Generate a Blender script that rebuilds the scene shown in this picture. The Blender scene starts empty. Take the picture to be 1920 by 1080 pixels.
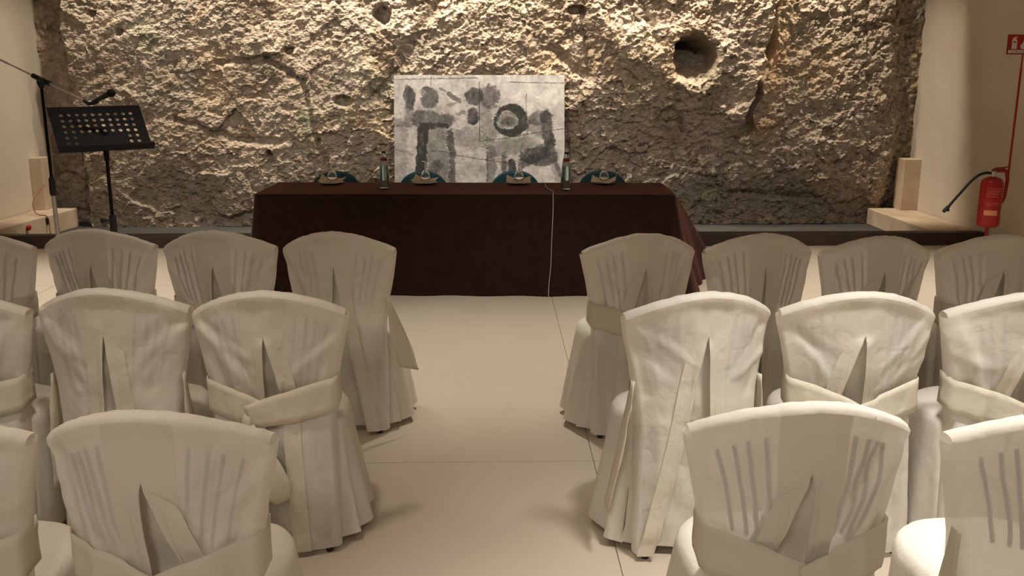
import bpy, bmesh, math, random
import numpy as np
from mathutils import Vector, Matrix

sc = bpy.context.scene
COL = sc.collection
R = math.radians

# ------------------------------------------------------------------ camera
cam_d = bpy.data.cameras.new('camera'); cam = bpy.data.objects.new('camera', cam_d); COL.objects.link(cam)
cam.location = (0, 0, 1.69); cam.rotation_euler = (R(90 - 13.25), 0, R(-1.18))
cam_d.sensor_width = 36; cam_d.lens = 36 * 1800 / 1920; cam_d.clip_start = 0.05
sc.camera = cam

# ------------------------------------------------------------------ world, exposure
w = bpy.data.worlds.new('world'); sc.world = w; w.use_nodes = True
w.node_tree.nodes['Background'].inputs[0].default_value = (1.0, 0.86, 0.68, 1)
w.node_tree.nodes['Background'].inputs[1].default_value = 0.02
vs = sc.view_settings
vs.view_transform = 'Standard'; vs.look = 'None'; vs.gamma = 1; vs.use_curve_mapping = False
vs.exposure = 1.35

# ------------------------------------------------------------------ lamps of the room (recessed ceiling spots), plus added fill
def spot(x, y, z, tx, ty, tz, watts, angle, blend=0.6, col=(1, 0.82, 0.60), size=0.04):
    l = bpy.data.lights.new('spot', 'SPOT'); l.energy = watts; l.spot_size = R(angle); l.spot_blend = blend
    l.color = col; l.shadow_soft_size = size
    o = bpy.data.objects.new('spot_or_fill_lamp', l); COL.objects.link(o); o.location = (x, y, z)
    o.rotation_euler = (Vector((tx, ty, tz)) - Vector((x, y, z))).to_track_quat('-Z', 'Y').to_euler()
    return o
WARM = (1, 0.86, 0.68); NEUT = (1, 0.92, 0.80)
# wall washers in the slot between ceiling edge and rock
for x, e in ((-3.75, 56), (-2.75, 58), (-1.7, 68), (-0.7, 80), (0.35, 80), (1.4, 74), (2.4, 78), (3.35, 62)):
    spot(x, 9.85, 3.42, x, 10.25, 1.1, e * 1.15, 110, 1.0, WARM, 0.04)
# spots over the open floor beside and in front of the table
for x, y, e in ((-3.3, 6.9, 150), (3.0, 6.9, 150), (0.25, 5.5, 85), (-1.7, 5.5, 36), (1.7, 5.6, 26)):
    spot(x, y, 2.98, x, y, 0, e, 80, 0.8, NEUT, 0.08)
# frontal spots on table and painting, added as fill on the rock too
for x, tx, e in ((-2.6, -2.6, 76), (-0.1, -0.1, 78), (2.3, 2.1, 50)):
    spot(x, 6.35, 2.98, tx, 10.2, 0.9, e, 72, 1.0, NEUT, 0.08)
# spots over the seats
spot(1.12, 2.38, 2.98, 1.12, 2.46, 0, 150, 68, 0.8, (1, 0.945, 0.86), 0.20)
spot(2.6, 2.42, 2.98, 2.6, 2.50, 0, 60, 76, 0.7, NEUT, 0.10)
spot(-1.0, 2.55, 2.98, -1.0, 2.6, 0, 36, 90, 0.9, (1, 0.86, 0.71), 0.12)
# unseen lamps added behind the camera as soft ambient fill
for x, e in ((-3.0, 82), (-0.6, 92), (2.2, 46)):
    spot(x, -0.9, 2.98, x, 0.2, 0, e, 140, 1.0, (1, 0.885, 0.765), 0.40)

# ------------------------------------------------------------------ helpers
def tag(o, label=None, cat=None, group=None, kind=None):
    if label: o['label'] = label
    if cat: o['category'] = cat
    if group: o['group'] = group
    if kind: o['kind'] = kind
    return o
def empty(name, loc, rz=0.0, **k):
    o = bpy.data.objects.new(name, None); COL.objects.link(o); o.location = loc; o.rotation_euler = (0, 0, rz)
    o.empty_display_size = 0.1
    return tag(o, **k)
def link(name, me, mat=None, parent=None, smooth=True, **k):
    o = bpy.data.objects.new(name, me); COL.objects.link(o)
    if mat is not None:
        for m in (mat if isinstance(mat, (list, tuple)) else [mat]):
            me.materials.append(m)
    if parent is not None: o.parent = parent
    if smooth and len(me.polygons):
        me.polygons.foreach_set('use_smooth', [True] * len(me.polygons))
    return tag(o, **k)
def mesh(name, verts, faces):
    me = bpy.data.meshes.new(name)
    me.from_pydata([tuple(map(float, v)) for v in verts], [], [tuple(map(int, f)) for f in faces]); me.update()
    return me
def grid_faces(nr, nc, off=0, wrap=False):
    f = []
    for i in range(nr - 1):
        for j in range(nc if wrap else nc - 1):
            j2 = (j + 1) % nc
            f.append((off + i * nc + j, off + i * nc + j2, off + (i + 1) * nc + j2, off + (i + 1) * nc + j))
    return f
def big_grid(name, P):
    """P: (nr,nc,3) array -> mesh, fast"""
    nr, nc = P.shape[:2]
    me = bpy.data.meshes.new(name)
    me.vertices.add(nr * nc); me.vertices.foreach_set('co', P.reshape(-1).astype(np.float32))
    i = np.arange(nr - 1)[:, None] * nc + np.arange(nc - 1)[None, :]
    q = np.stack([i, i + 1, i + nc + 1, i + nc], -1).reshape(-1)
    n = (nr - 1) * (nc - 1)
    me.loops.add(n * 4); me.loops.foreach_set('vertex_index', q.astype(np.int32))
    me.polygons.add(n); me.polygons.foreach_set('loop_start', (np.arange(n) * 4).astype(np.int32))
    me.update(); me.validate()
    return me
class B:
    """collects simple solids into one mesh"""
    def __init__(s): s.v = []; s.f = []
    def box(s, x0, x1, y0, y1, z0, z1, M=None):
        o = len(s.v)
        for z in (z0, z1):
            for x, y in ((x0, y0), (x1, y0), (x1, y1), (x0, y1)):
                p = Vector((x, y, z)); s.v.append(M @ p if M else p)
        s.f += [tuple(o + i for i in q) for q in ((3, 2, 1, 0), (4, 5, 6, 7), (0, 1, 5, 4), (1, 2, 6, 5), (2, 3, 7, 6), (3, 0, 4, 7))]
        return s
    def prism(s, pts, z0, z1, M=None):
        o = len(s.v); n = len(pts)
        for z in (z0, z1):
            for p in pts:
                q = Vector((p[0], p[1], z)); s.v.append(M @ q if M else q)
        s.f.append(tuple(o + i for i in reversed(range(n)))); s.f.append(tuple(o + n + i for i in range(n)))
        for i in range(n):
            j = (i + 1) % n; s.f.append((o + i, o + j, o + n + j, o + n + i))
        return s
    def tube(s, pts, r, n=10, cap=True):
        pts = [Vector(p) for p in pts]; rs = r if isinstance(r, (list, tuple)) else [r] * len(pts)
        o = len(s.v); up = None
        for k, p in enumerate(pts):
            t = (pts[min(k + 1, len(pts) - 1)] - pts[max(k - 1, 0)]).normalized()
            if up is None:
                up = t.orthogonal().normalized()
            else:
                up = (up - t * up.dot(t)).normalized()
            bx = t.cross(up)
            for a in range(n):
                an = 2 * math.pi * a / n
                s.v.append(p + (up * math.cos(an) + bx * math.sin(an)) * rs[k])
        s.f += grid_faces(len(pts), n, o, True)
        if cap:
            s.f.append(tuple(o + i for i in reversed(range(n)))); e = o + (len(pts) - 1) * n
            s.f.append(tuple(e + i for i in range(n)))
        return s
    def lathe(s, prof, n=24, M=None, cx=0, cy=0):
        o = len(s.v)
        for r_, z in prof:
            for a in range(n):
                an = 2 * math.pi * a / n
                p = Vector((cx + r_ * math.cos(an), cy + r_ * math.sin(an), z)); s.v.append(M @ p if M else p)
        s.f += grid_faces(len(prof), n, o, True)
        s.f.append(tuple(o + i for i in reversed(range(n)))); e = o + (len(prof) - 1) * n
        s.f.append(tuple(e + i for i in range(n)))
        return s
    def build(s, name, mat, parent=None, smooth=False, bevel=0, **k):
        o = link(name, mesh(name, s.v, s.f), mat, parent, smooth, **k)
        if bevel:
            m = o.modifiers.new('bevel', 'BEVEL'); m.width = bevel; m.segments = 2; m.limit_method = 'ANGLE'
        if smooth:
            try: o.data.set_sharp_from_angle(angle=R(40))
            except Exception: pass
        return o
def spline(pts, n=12):
    """Catmull-Rom through pts"""
    P = [Vector(p) for p in pts]; P = [P[0] * 2 - P[1]] + P + [P[-1] * 2 - P[-2]]; out = []
    for i in range(1, len(P) - 2):
        for k in range(n):
            t = k / n
            out.append(0.5 * ((2 * P[i]) + (P[i + 1] - P[i - 1]) * t + (2 * P[i - 1] - 5 * P[i] + 4 * P[i + 1] - P[i + 2]) * t * t
                              + (-P[i - 1] + 3 * P[i] - 3 * P[i + 1] + P[i + 2]) * t ** 3))
    out.append(P[-2]); return out

# ---- numpy noise
def h2(ix, iy, seed):
    ix = ix.astype(np.int64); iy = iy.astype(np.int64)
    n = (ix * 374761393 + iy * 668265263 + seed * 974634541) & 0xFFFFFFFF
    n = ((n ^ (n >> 13)) * 1274126177) & 0xFFFFFFFF
    n = ((n ^ (n >> 16)) * 2246822519) & 0xFFFFFFFF
    n = n ^ (n >> 15)
    return (n & 0xFFFFFF) / float(0xFFFFFF)
def vn(x, y, seed=0):
    ix = np.floor(x); iy = np.floor(y); fx = x - ix; fy = y - iy
    fx = fx * fx * fx * (fx * (fx * 6 - 15) + 10); fy = fy * fy * fy * (fy * (fy * 6 - 15) + 10)
    a = h2(ix, iy, seed); b = h2(ix + 1, iy, seed); c = h2(ix, iy + 1, seed); d = h2(ix + 1, iy + 1, seed)
    return (a + (b - a) * fx) * (1 - fy) + (c + (d - c) * fx) * fy
def fbm(x, y, seed=0, oct=4, gain=0.5):
    s = 0; a = 1; t = 0
    for o in range(oct):
        s = s + a * (vn(x * 2 ** o, y * 2 ** o, seed + o * 17) - 0.5); t += a; a *= gain
    return s / t * 2
def facets(x, z, scale, seed, tilt=1.0, hgt=0.5):
    gx = x / scale; gz = z / scale; cx = np.floor(gx); cz = np.floor(gz)
    best = np.full(x.shape, 1e9); out = np.zeros(x.shape)
    for dx in (-1, 0, 1):
        for dz in (-1, 0, 1):
            ix = cx + dx; iz = cz + dz
            px = ix + h2(ix, iz, seed); pz = iz + h2(ix, iz, seed + 1)
            ddx = gx - px; ddz = gz - pz
            d = ddx * ddx + ddz * ddz
            val = (h2(ix, iz, seed + 2) - 0.5) * 2 * hgt + ((h2(ix, iz, seed + 3) - .5) * ddx + (h2(ix, iz, seed + 4) - .5) * ddz) * 2 * tilt
            m = d < best
            best = np.where(m, d, best); out = np.where(m, val, out)
    return out * scale
def sstep(a, b, x):
    t = np.clip((x - a) / (b - a), 0, 1); return t * t * (3 - 2 * t)

# ------------------------------------------------------------------ materials
def mat(name, col=(0.8, 0.8, 0.8), rough=0.6, metal=0.0, spec=0.5, sheen=0.0, trans=0.0, ior=1.45, noise=None, bump=None, emit=None):
    m = bpy.data.materials.new(name); m.use_nodes = True
    nt = m.node_tree; p = nt.nodes['Principled BSDF']
    p.inputs['Base Color'].default_value = (*col, 1); p.inputs['Roughness'].default_value = rough
    p.inputs['Metallic'].default_value = metal; p.inputs['Specular IOR Level'].default_value = spec
    p.inputs['Sheen Weight'].default_value = sheen; p.inputs['Transmission Weight'].default_value = trans
    p.inputs['IOR'].default_value = ior
    if noise or bump:
        tc = nt.nodes.new('ShaderNodeTexCoord')
    if noise:      # (scale, colour2, detail)
        n = nt.nodes.new('ShaderNodeTexNoise'); n.inputs['Scale'].default_value = noise[0]; n.inputs['Detail'].default_value = noise[2]
        mx = nt.nodes.new('ShaderNodeMix'); mx.data_type = 'RGBA'
        mx.inputs[6].default_value = (*col, 1); mx.inputs[7].default_value = (*noise[1], 1)
        cr = nt.nodes.new('ShaderNodeMapRange'); cr.inputs[1].default_value = 0.35; cr.inputs[2].default_value = 0.65
        nt.links.new(tc.outputs['Object'], n.inputs['Vector']); nt.links.new(n.outputs['Fac'], cr.inputs[0])
        nt.links.new(cr.outputs[0], mx.inputs[0]); nt.links.new(mx.outputs[2], p.inputs['Base Color'])
    if bump:       # (scale, strength, distance)
        n = nt.nodes.new('ShaderNodeTexNoise'); n.inputs['Scale'].default_value = bump[0]; n.inputs['Detail'].default_value = 4
        b = nt.nodes.new('ShaderNodeBump'); b.inputs['Strength'].default_value = bump[1]; b.inputs['Distance'].default_value = bump[2]
        nt.links.new(tc.outputs['Object'], n.inputs['Vector']); nt.links.new(n.outputs['Fac'], b.inputs['Height'])
        nt.links.new(b.outputs[0], p.inputs['Normal'])
    return m
def fabric(name, col, translucent, sheer):
    m = bpy.data.materials.new(name); m.use_nodes = True; nt = m.node_tree; N = nt.nodes; L = nt.links
    p = N['Principled BSDF']; out = N['Material Output']
    p.inputs['Base Color'].default_value = (*col, 1); p.inputs['Roughness'].default_value = 0.85
    p.inputs['Specular IOR Level'].default_value = 0.15
    tc = N.new('ShaderNodeTexCoord'); n = N.new('ShaderNodeTexNoise'); n.inputs['Scale'].default_value = 38; n.inputs['Detail'].default_value = 6
    n.inputs['Roughness'].default_value = 0.7
    b = N.new('ShaderNodeBump'); b.inputs['Strength'].default_value = 0.25; b.inputs['Distance'].default_value = 0.006
    L.new(tc.outputs['Object'], n.inputs['Vector']); L.new(n.outputs['Fac'], b.inputs['Height']); L.new(b.outputs[0], p.inputs['Normal'])
    n2 = N.new('ShaderNodeTexNoise'); n2.inputs['Scale'].default_value = 11; n2.inputs['Detail'].default_value = 3; n2.inputs['Distortion'].default_value = 0.6
    b2 = N.new('ShaderNodeBump'); b2.inputs['Strength'].default_value = 0.30; b2.inputs['Distance'].default_value = 0.022
    L.new(tc.outputs['Object'], n2.inputs['Vector']); L.new(n2.outputs['Fac'], b2.inputs['Height']); L.new(b2.outputs[0], b.inputs['Normal'])
    t = N.new('ShaderNodeBsdfTranslucent'); t.inputs[0].default_value = (col[0], col[1] * 0.93, col[2] * 0.82, 1)
    mx = N.new('ShaderNodeMixShader'); mx.inputs[0].default_value = translucent
    L.new(p.outputs[0], mx.inputs[1]); L.new(t.outputs[0], mx.inputs[2])
    last = mx
    if sheer:
        tr = N.new('ShaderNodeBsdfTransparent'); m2 = N.new('ShaderNodeMixShader'); m2.inputs[0].default_value = sheer
        L.new(mx.outputs[0], m2.inputs[1]); L.new(tr.outputs[0], m2.inputs[2]); last = m2
    L.new(last.outputs[0], out.inputs[0])
    return m

M = {}
M['plaster'] = mat('plaster', (0.72, 0.65, 0.55), 0.9, spec=0.1, noise=(1.5, (0.66, 0.59, 0.49), 4), bump=(60, 0.15, 0.004))
M['ceiling'] = mat('ceiling', (0.62, 0.55, 0.46), 0.9, spec=0.1)
M['floor'] = mat('floor_resin', (0.60, 0.52, 0.425), 0.42, spec=0.35, noise=(1.2, (0.555, 0.478, 0.385), 5), bump=(90, 0.05, 0.002))
M['joint'] = mat('joint', (0.22, 0.18, 0.14), 0.9)
M['kerb'] = mat('kerb', (0.050, 0.032, 0.024), 0.6, noise=(6, (0.065, 0.042, 0.03), 3))
M['trench'] = mat('trench', (0.050, 0.048, 0.046), 0.8, noise=(5, (0.065, 0.062, 0.058), 4))
M['limestone'] = mat('limestone', (0.66, 0.54, 0.41), 0.85, spec=0.15, noise=(3.5, (0.52, 0.40, 0.29), 5), bump=(30, 0.2, 0.004))
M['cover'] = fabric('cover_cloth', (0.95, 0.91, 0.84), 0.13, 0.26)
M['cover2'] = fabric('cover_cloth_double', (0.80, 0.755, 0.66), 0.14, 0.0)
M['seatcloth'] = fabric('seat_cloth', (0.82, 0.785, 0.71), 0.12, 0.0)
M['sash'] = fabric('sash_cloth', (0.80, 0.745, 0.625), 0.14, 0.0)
M['seam'] = mat('seam', (0.74, 0.67, 0.54), 0.9)
M['darkwood'] = mat('dark_wood', (0.02, 0.014, 0.010), 0.5)
M['blackmetal'] = mat('black_metal', (0.009, 0.008, 0.008), 0.7, spec=0.2)
M['blackplastic'] = mat('black_plastic', (0.015, 0.015, 0.016), 0.5)
M['chrome'] = mat('chrome', (0.70, 0.68, 0.65), 0.35, metal=0.75)
M['velvet'] = mat('brown_cloth', (0.030, 0.0155, 0.0135), 0.9, spec=0.05, sheen=0.30, noise=(14, (0.025, 0.0125, 0.011), 4), bump=(240, 0.2, 0.002))
M['velvet'].node_tree.nodes['Principled BSDF'].inputs['Sheen Tint'].default_value = (0.75, 0.36, 0.30, 1)
M['teal'] = mat('teal_shell', (0.016, 0.085, 0.115), 0.5)
M['glass'] = mat('glass', (1, 1, 1), 0.02, trans=1.0, ior=1.45)
M['bottleglass'] = mat('bottle_glass', (0.86, 0.94, 0.92), 0.03, trans=1.0, ior=1.45)
M['water'] = mat('water', (0.93, 0.97, 0.97), 0.0, trans=1.0, ior=1.33)
M['white'] = mat('white_plastic', (0.78, 0.76, 0.72), 0.5)
M['ceramic'] = mat('ceramic', (0.03, 0.024, 0.02), 0.3)
M['paper'] = mat('paper_napkin', (0.70, 0.57, 0.42), 0.9)
M['paperwhite'] = mat('paper_napkin_white', (0.80, 0.71, 0.60), 0.9)
M['labelred'] = mat('label_red', (0.20, 0.02, 0.035), 0.5)
M['labelgrey'] = mat('label_grey', (0.52, 0.54, 0.58), 0.5)
M['cablewhite'] = mat('cable_white', (0.75, 0.66, 0.58), 0.5)
M['cablebrown'] = mat('cable_brown', (0.32, 0.12, 0.06), 0.5)
M['red'] = mat('red_paint', (0.36, 0.014, 0.012), 0.35)
M['redplastic'] = mat('red_plastic', (0.42, 0.02, 0.015), 0.4)
M['signwhite'] = mat('sign_white', (0.80, 0.74, 0.70), 0.5)
M['signred'] = mat('sign_red', (0.42, 0.018, 0.018), 0.45)
M['signdark'] = mat('sign_border', (0.16, 0.01, 0.012), 0.45)
M['labelorange'] = mat('label_orange', (0.72, 0.30, 0.12), 0.5)
M['labelpink'] = mat('label_print', (0.52, 0.12, 0.10), 0.5)
M['brass'] = mat('handle_metal', (0.22, 0.06, 0.03), 0.4, metal=0.3)
M['canvas_edge'] = mat('canvas_edge', (0.55, 0.53, 0.52), 0.8)

def rock_material():
    m = bpy.data.materials.new('rock'); m.use_nodes = True; nt = m.node_tree; N = nt.nodes; L = nt.links
    p = N['Principled BSDF']; p.inputs['Roughness'].default_value = 0.95; p.inputs['Specular IOR Level'].default_value = 0.1
    at = N.new('ShaderNodeVertexColor'); at.layer_name = 'stain'
    tc = N.new('ShaderNodeTexCoord')
    n = N.new('ShaderNodeTexNoise'); n.inputs['Scale'].default_value = 14; n.inputs['Detail'].default_value = 8; n.inputs['Roughness'].default_value = 0.75
    L.new(tc.outputs['Object'], n.inputs['Vector'])
    cr = N.new('ShaderNodeValToRGB'); e = cr.color_ramp.elements
    e[0].position = 0.34; e[0].color = (0.50, 0.48, 0.46, 1); e[1].position = 0.66; e[1].color = (1.12, 1.10, 1.06, 1)
    L.new(n.outputs['Fac'], cr.inputs[0])
    mx = N.new('ShaderNodeMix'); mx.data_type = 'RGBA'; mx.blend_type = 'MULTIPLY'; mx.inputs[0].default_value = 0.85
    L.new(at.outputs[0], mx.inputs[6]); L.new(cr.outputs[0], mx.inputs[7]); L.new(mx.outputs[2], p.inputs['Base Color'])
    n2 = N.new('ShaderNodeTexNoise'); n2.inputs['Scale'].default_value = 55; n2.inputs['Detail'].default_value = 6; n2.inputs['Roughness'].default_value = 0.65
    b = N.new('ShaderNodeBump'); b.inputs['Strength'].default_value = 0.5; b.inputs['Distance'].default_value = 0.007
    vo = N.new('ShaderNodeTexVoronoi'); vo.inputs['Scale'].default_value = 42; vo.inputs['Randomness'].default_value = 1.0
    b3 = N.new('ShaderNodeBump'); b3.inputs['Strength'].default_value = 0.65; b3.inputs['Distance'].default_value = 0.016; b3.invert = True
    mp = N.new('ShaderNodeMapping'); mp.inputs['Rotation'].default_value = (0, R(30), 0); mp.inputs['Scale'].default_value = (0.8, 1, 1.3)
    L.new(tc.outputs['Object'], mp.inputs['Vector']); L.new(mp.outputs[0], vo.inputs['Vector']); L.new(vo.outputs['Distance'], b3.inputs['Height']); L.new(b3.outputs[0], b.inputs['Normal'])
    L.new(tc.outputs['Object'], n2.inputs['Vector']); L.new(n2.outputs['Fac'], b.inputs['Height']); L.new(b.outputs[0], p.inputs['Normal'])
    return m
M['rock'] = rock_material()

# ================================================================== the room
# floor: joint bed with big cast slabs as children
fl = B().box(-6.2, 5.6, -4.3, 8.86, -0.20, -0.004).build('floor', M['joint'], kind='structure')
xs = [-6.2, -3.40, 0.435, 4.27, 5.6]; ys = [-4.3, -3.0, 0.44, 3.885, 7.33, 8.86]
for i in range(len(xs) - 1):
    for j in range(len(ys) - 1):
        g = 0.0018
        B().box(xs[i] + g, xs[i + 1] - g, ys[j] + g, ys[j + 1] - g, -0.02, 0.0).build('slab', M['floor'], fl)
B().box(-5.2, 5.0, 8.98, 10.9, -0.20, -0.06).build('floor_trench', M['trench'], kind='structure')
B().box(-5.02, 4.66, 8.86, 8.98, -0.20, 0.12).build('trim_1', M['kerb'], bevel=0.006, kind='structure', label='low dark brown kerb along the foot of the rock wall')
# side walls (splayed a little), rear wall, ceiling, soffit
def wall(name, x0, y0, x1, y1, t, z1=3.9, z0=-0.2):
    d = Vector((x1 - x0, y1 - y0)).normalized(); n = Vector((-d.y, d.x)) * t
    return B().prism([(x0, y0), (x1, y1), (x1 + n.x, y1 + n.y), (x0 + n.x, y0 + n.y)], z0, z1).build(name, M['plaster'], kind='structure')
wall('wall_right', 4.62, 10.9, 4.86, -4.3, 0.2)
wall('wall_left', -5.75, -4.3, -4.87, 10.9, 0.2)
B().box(-6.0, 5.2, -4.5, -4.3, -0.2, 3.9).build('wall_rear', M['plaster'], kind='structure')
ce = B().box(-6.0, 5.2, -4.4, 9.78, 3.0, 3.06).build('ceiling', M['ceiling'], kind='structure')
B().box(-6.0, 5.2, 9.5, 11.2, 3.75, 3.9).build('ceiling_slot', M['ceiling'], kind='structure')
B().box(-6.0, 5.2, 9.64, 9.70, 3.06, 3.75).build('trim_2', M['ceiling'], kind='structure')

# limestone ledges and corner blocks beside the trench
def ledge(name, pts, z0, z1, label):
    return B().prism(pts, z0, z1).build(name, M['limestone'], bevel=0.008, label=label, cat='ledge')
ledge('stone_ledge', [(4.146, 10.45), (4.20, 8.985), (4.64, 8.985), (4.62, 10.45)], -0.06, 0.118, 'pale limestone ledge at the foot of the right wall by the fire extinguisher')
ledge('stone_ledge', [(-4.51, 10.45), (-4.885, 10.45), (-4.965, 8.985), (-4.70, 8.985)], -0.06, 0.146, 'pale limestone ledge at the foot of the left wall with red cap')
B().box(4.445, 4.632, 10.29, 10.5, 0.118, 0.667).build('corner_block', M['limestone'], bevel=0.006, label='upright pale stone block where rock meets the right wall', cat='stone block')
B().prism([(-4.903, 10.30), (-4.772, 10.30), (-4.772, 10.5), (-4.893, 10.5)], 0.146, 0.70).build('corner_block', M['limestone'], bevel=0.006, label='upright pale stone block where rock meets the left wall', cat='stone block')

# ---- the rock face: one continuous displaced surface
def build_rock():
    x0, x1, z0, z1 = -5.15, 4.95, -0.12, 3.65; st = 0.0082
    X, Z = np.meshgrid(np.arange(x0, x1, st), np.arange(z0, z1, st))
    wx = X + 0.09 * fbm(X * 3.1, Z * 3.1, 5, 4); wz = Z + 0.09 * fbm(X * 3.1 + 40, Z * 3.1, 9, 4)
    ang = R(32); c, s = math.cos(ang), math.sin(ang)
    u = c * wx + s * wz; v = (-s * wx + c * wz)
    # left third is chiselled flatter, right two thirds rougher
    rough = 0.58 + 0.42 * sstep(-2.2, -0.6, X + 0.35 * fbm(X * 1.3, Z * 1.3, 21, 3))
    y = 0.08 * fbm(X * 0.75, Z * 0.75, 3, 3)
    y += 0.34 * facets(u, v * 1.35, 0.40, 11, 0.30, 0.14)
    y += rough * 0.38 * facets(u + .3, v * 1.5, 0.155, 31, 0.46, 0.19)
    y += rough * 0.60 * facets(c * X + s * Z + 0.02 * fbm(X * 9, Z * 9, 7, 2), (c * Z - s * X) * 1.35 + .2, 0.075, 51, 0.50, 0.20)
    y += rough * 0.66 * facets(X * 1.1 + 0.3 * Z, Z * 1.25 - 0.25 * X, 0.036, 71, 0.55, 0.22)
    y += 0.010 * rough * fbm(u * 12, v * 18, 91, 3, 0.6)
    pit = fbm(X * 13 + 0.4 * Z, Z * 17, 95, 3, 0.6); y += (0.4 + 0.6 * rough) * (0.035 * sstep(0.22, 0.50, pit) - 0.010 * sstep(0.2, 0.6, -pit))
    # ridge running down on the left of the big crack
    kz = [0.80, 0.97, 1.17, 1.45, 1.75, 1.89, 2.10, 2.32, 3.7]; kx = [2.66, 2.70, 2.72, 2.80, 2.88, 2.905, 2.93, 2.945, 3.02]
    cx = np.interp(Z, kz, kx) + 0.03 * fbm(Z * 6, Z * 0 + 3, 17, 3); d = X - cx
    ridge = sstep(0.85, 1.15, Z)
    y -= ridge * 0.24 * np.exp(-np.clip(-d, 0, None) / 0.34) * (d < 0)
    y -= ridge * 0.02 * np.exp(-np.clip(d, 0, None) / 0.3) * (d >= 0)
    crackw = 0.034 + 0.022 * fbm(Z * 5, Z * 0, 8, 3) + 0.030 * np.exp(-((Z - 1.88) / 0.14) ** 2) + 0.030 * np.exp(-((Z - 1.0) / 0.1) ** 2)
    y += ridge * 0.50 * np.exp(-(np.clip(np.abs(d - 0.02) - crackw, 0, None) / 0.010) ** 2)
    # holes: x, z, rx, rz, depth
    for hx, hz, rx, rz, dp, sd in ((2.12, 1.74, 0.265, 0.265, 0.85, 1), (1.93, 1.05, 0.16, 0.17, 0.10, 2), (-1.14, 2.17, 0.10, 0.10, 0.20, 3), (-2.12, 1.80, 0.06, 0.045, 0.12, 4),
                                   (-2.38, 0.73, 0.035, 0.05, 0.12, 5), (-1.56, 1.30, 0.13, 0.07, 0.11, 6), (0.90, 2.22, 0.11, 0.06, 0.14, 7), (-3.85, 1.99, 0.05, 0.05, 0.09, 8), (-4.1, 2.18, 0.05, 0.04, 0.10, 12), (1.35, 1.45, 0.06, 0.05, .08, 13)):
        dx = (X - hx) / rx; dz = (Z - hz) / rz
        r = np.sqrt(dx * dx + dz * dz) + 0.30 * fbm(X / rx * 1.1, Z / rz * 1.1, 100 + sd, 3)
        prof = 1 - sstep(0.62, 1.02, r)
        if sd == 1:     # overhanging upper lip, floor of the hole slopes out
            prof = prof * np.clip(0.62 + 0.62 * dz - 0.15 * dx, 0.12, 1.0)
            y -= 0.06 * np.exp(-((r - 1.25) / 0.3) ** 2)
        y += dp * prof
    # seams and ledges: polyline, width, depth of the step
    def seg(ax, az, bx, bz, wdt, dp):
        L2 = (bx - ax) ** 2 + (bz - az) ** 2
        t = np.clip(((X - ax) * (bx - ax) + (Z - az) * (bz - az)) / L2, 0, 1)
        dd = np.hypot(X - ax - t * (bx - ax), Z - az - t * (bz - az)) + 0.03 * fbm(X * 8, Z * 8, 33, 3)
        return dp * np.exp(-(dd / wdt) ** 2)
    y += seg(-2.85, 1.68, -2.35, 1.72, 0.028, 0.07) + seg(-2.35, 1.72, -2.0, 1.50, 0.026, 0.07) + seg(-3.35, 1.10, -2.6, 0.86, 0.03, 0.06)
    y += seg(-1.98, 1.50, -1.86, 0.85, 0.022, 0.06) + seg(-1.86, .85, -1.75, 0.55, 0.02, 0.05) + seg(-2.6, .88, -2.25, .86, .03, .05)
    y += seg(0.62, 1.85, 1.02, 1.50, 0.04, 0.09) + seg(0.95, 2.2, 1.05, 1.55, 0.035, 0.08) + seg(2.6, 0.31, 3.6, 0.24, 0.03, 0.08)
    y += seg(-0.55, 2.3, -1.2, 1.35, 0.05, 0.06) + seg(1.55, 2.3, 1.72, 1.9, 0.03, 0.06)
    y -= seg(1.1, 2.1, 1.6, 1.75, 0.15, 0.08) + seg(-1.3, 1.6, -1.5, 1.1, 0.12, 0.05)
    # receding returns at both ends
    y += 0.42 * (1 - sstep(-4.56, -4.36, X + 0.10 * fbm(X * 2.5, Z * 2.5, 61, 3))) + 0.20 * sstep(4.20, 4.50, X + 0.1 * fbm(X * 3, Z * 3, 62, 3))
    y += 0.10 * sstep(0.55, 0.0, Z) * sstep(-1.0, 1.0, X)
    wn = 0.25 * fbm(X * 1.1, Z * 1.1, 71, 3)
    y -= 0.06 * sstep(0.95, 1.55, Z + wn) * sstep(0.5, 1.2, X + wn) * sstep(3.1, 2.7, X)
    y += 0.05 * sstep(1.25, 0.35, Z + wn) * sstep(-0.6, 0.9, X + wn) + 0.07 * sstep(0.8, 0.1, Z + wn) * sstep(-0.6, -1.6, X)
    y = np.clip(y, -0.36, 1.1)
    Y = 10.36 + y
    # small lateral push so facets overhang
    P = np.stack([X + 0.012 * fbm(X * 14, Z * 14, 201, 2), Y, Z + 0.012 * fbm(X * 14 + 9, Z * 14, 211, 2) - 0.10 * np.clip(-y, -0.05, 0.2)], -1)
    me = big_grid('rock_face', P)
    # stone colour: tan limestone, grey, ochre and faint green stains
    base = np.array([0.50, 0.42, 0.345]); grey = np.array([0.42, 0.375, 0.325]); ochre = np.array([0.56, 0.43, 0.29]); pale = np.array([0.60, 0.525, 0.445]); green = np.array([0.30, 0.33, 0.22]); brown = np.array([0.35, 0.275, 0.21])
    def mixc(a, b, f): return a * (1 - f[..., None]) + b * f[..., None]
    C = np.broadcast_to(base, X.shape + (3,)).copy()
    C = mixc(C, grey, sstep(-0.05, 0.45, fbm(X * 0.9, Z * 1.1, 301, 4)) * 0.8)
    C = mixc(C, brown, sstep(0.10, 0.5, fbm(u * 2.2, v * 3.2, 305, 5)) * 0.65)
    C = mixc(C, pale, sstep(0.08, 0.5, fbm(u * 2.8, v * 4.0, 309, 5)) * 0.7)
    C = mixc(C, ochre, sstep(0.22, 0.6, fbm(X * 1.7, Z * 1.2, 313, 4)) * 0.55)
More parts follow.
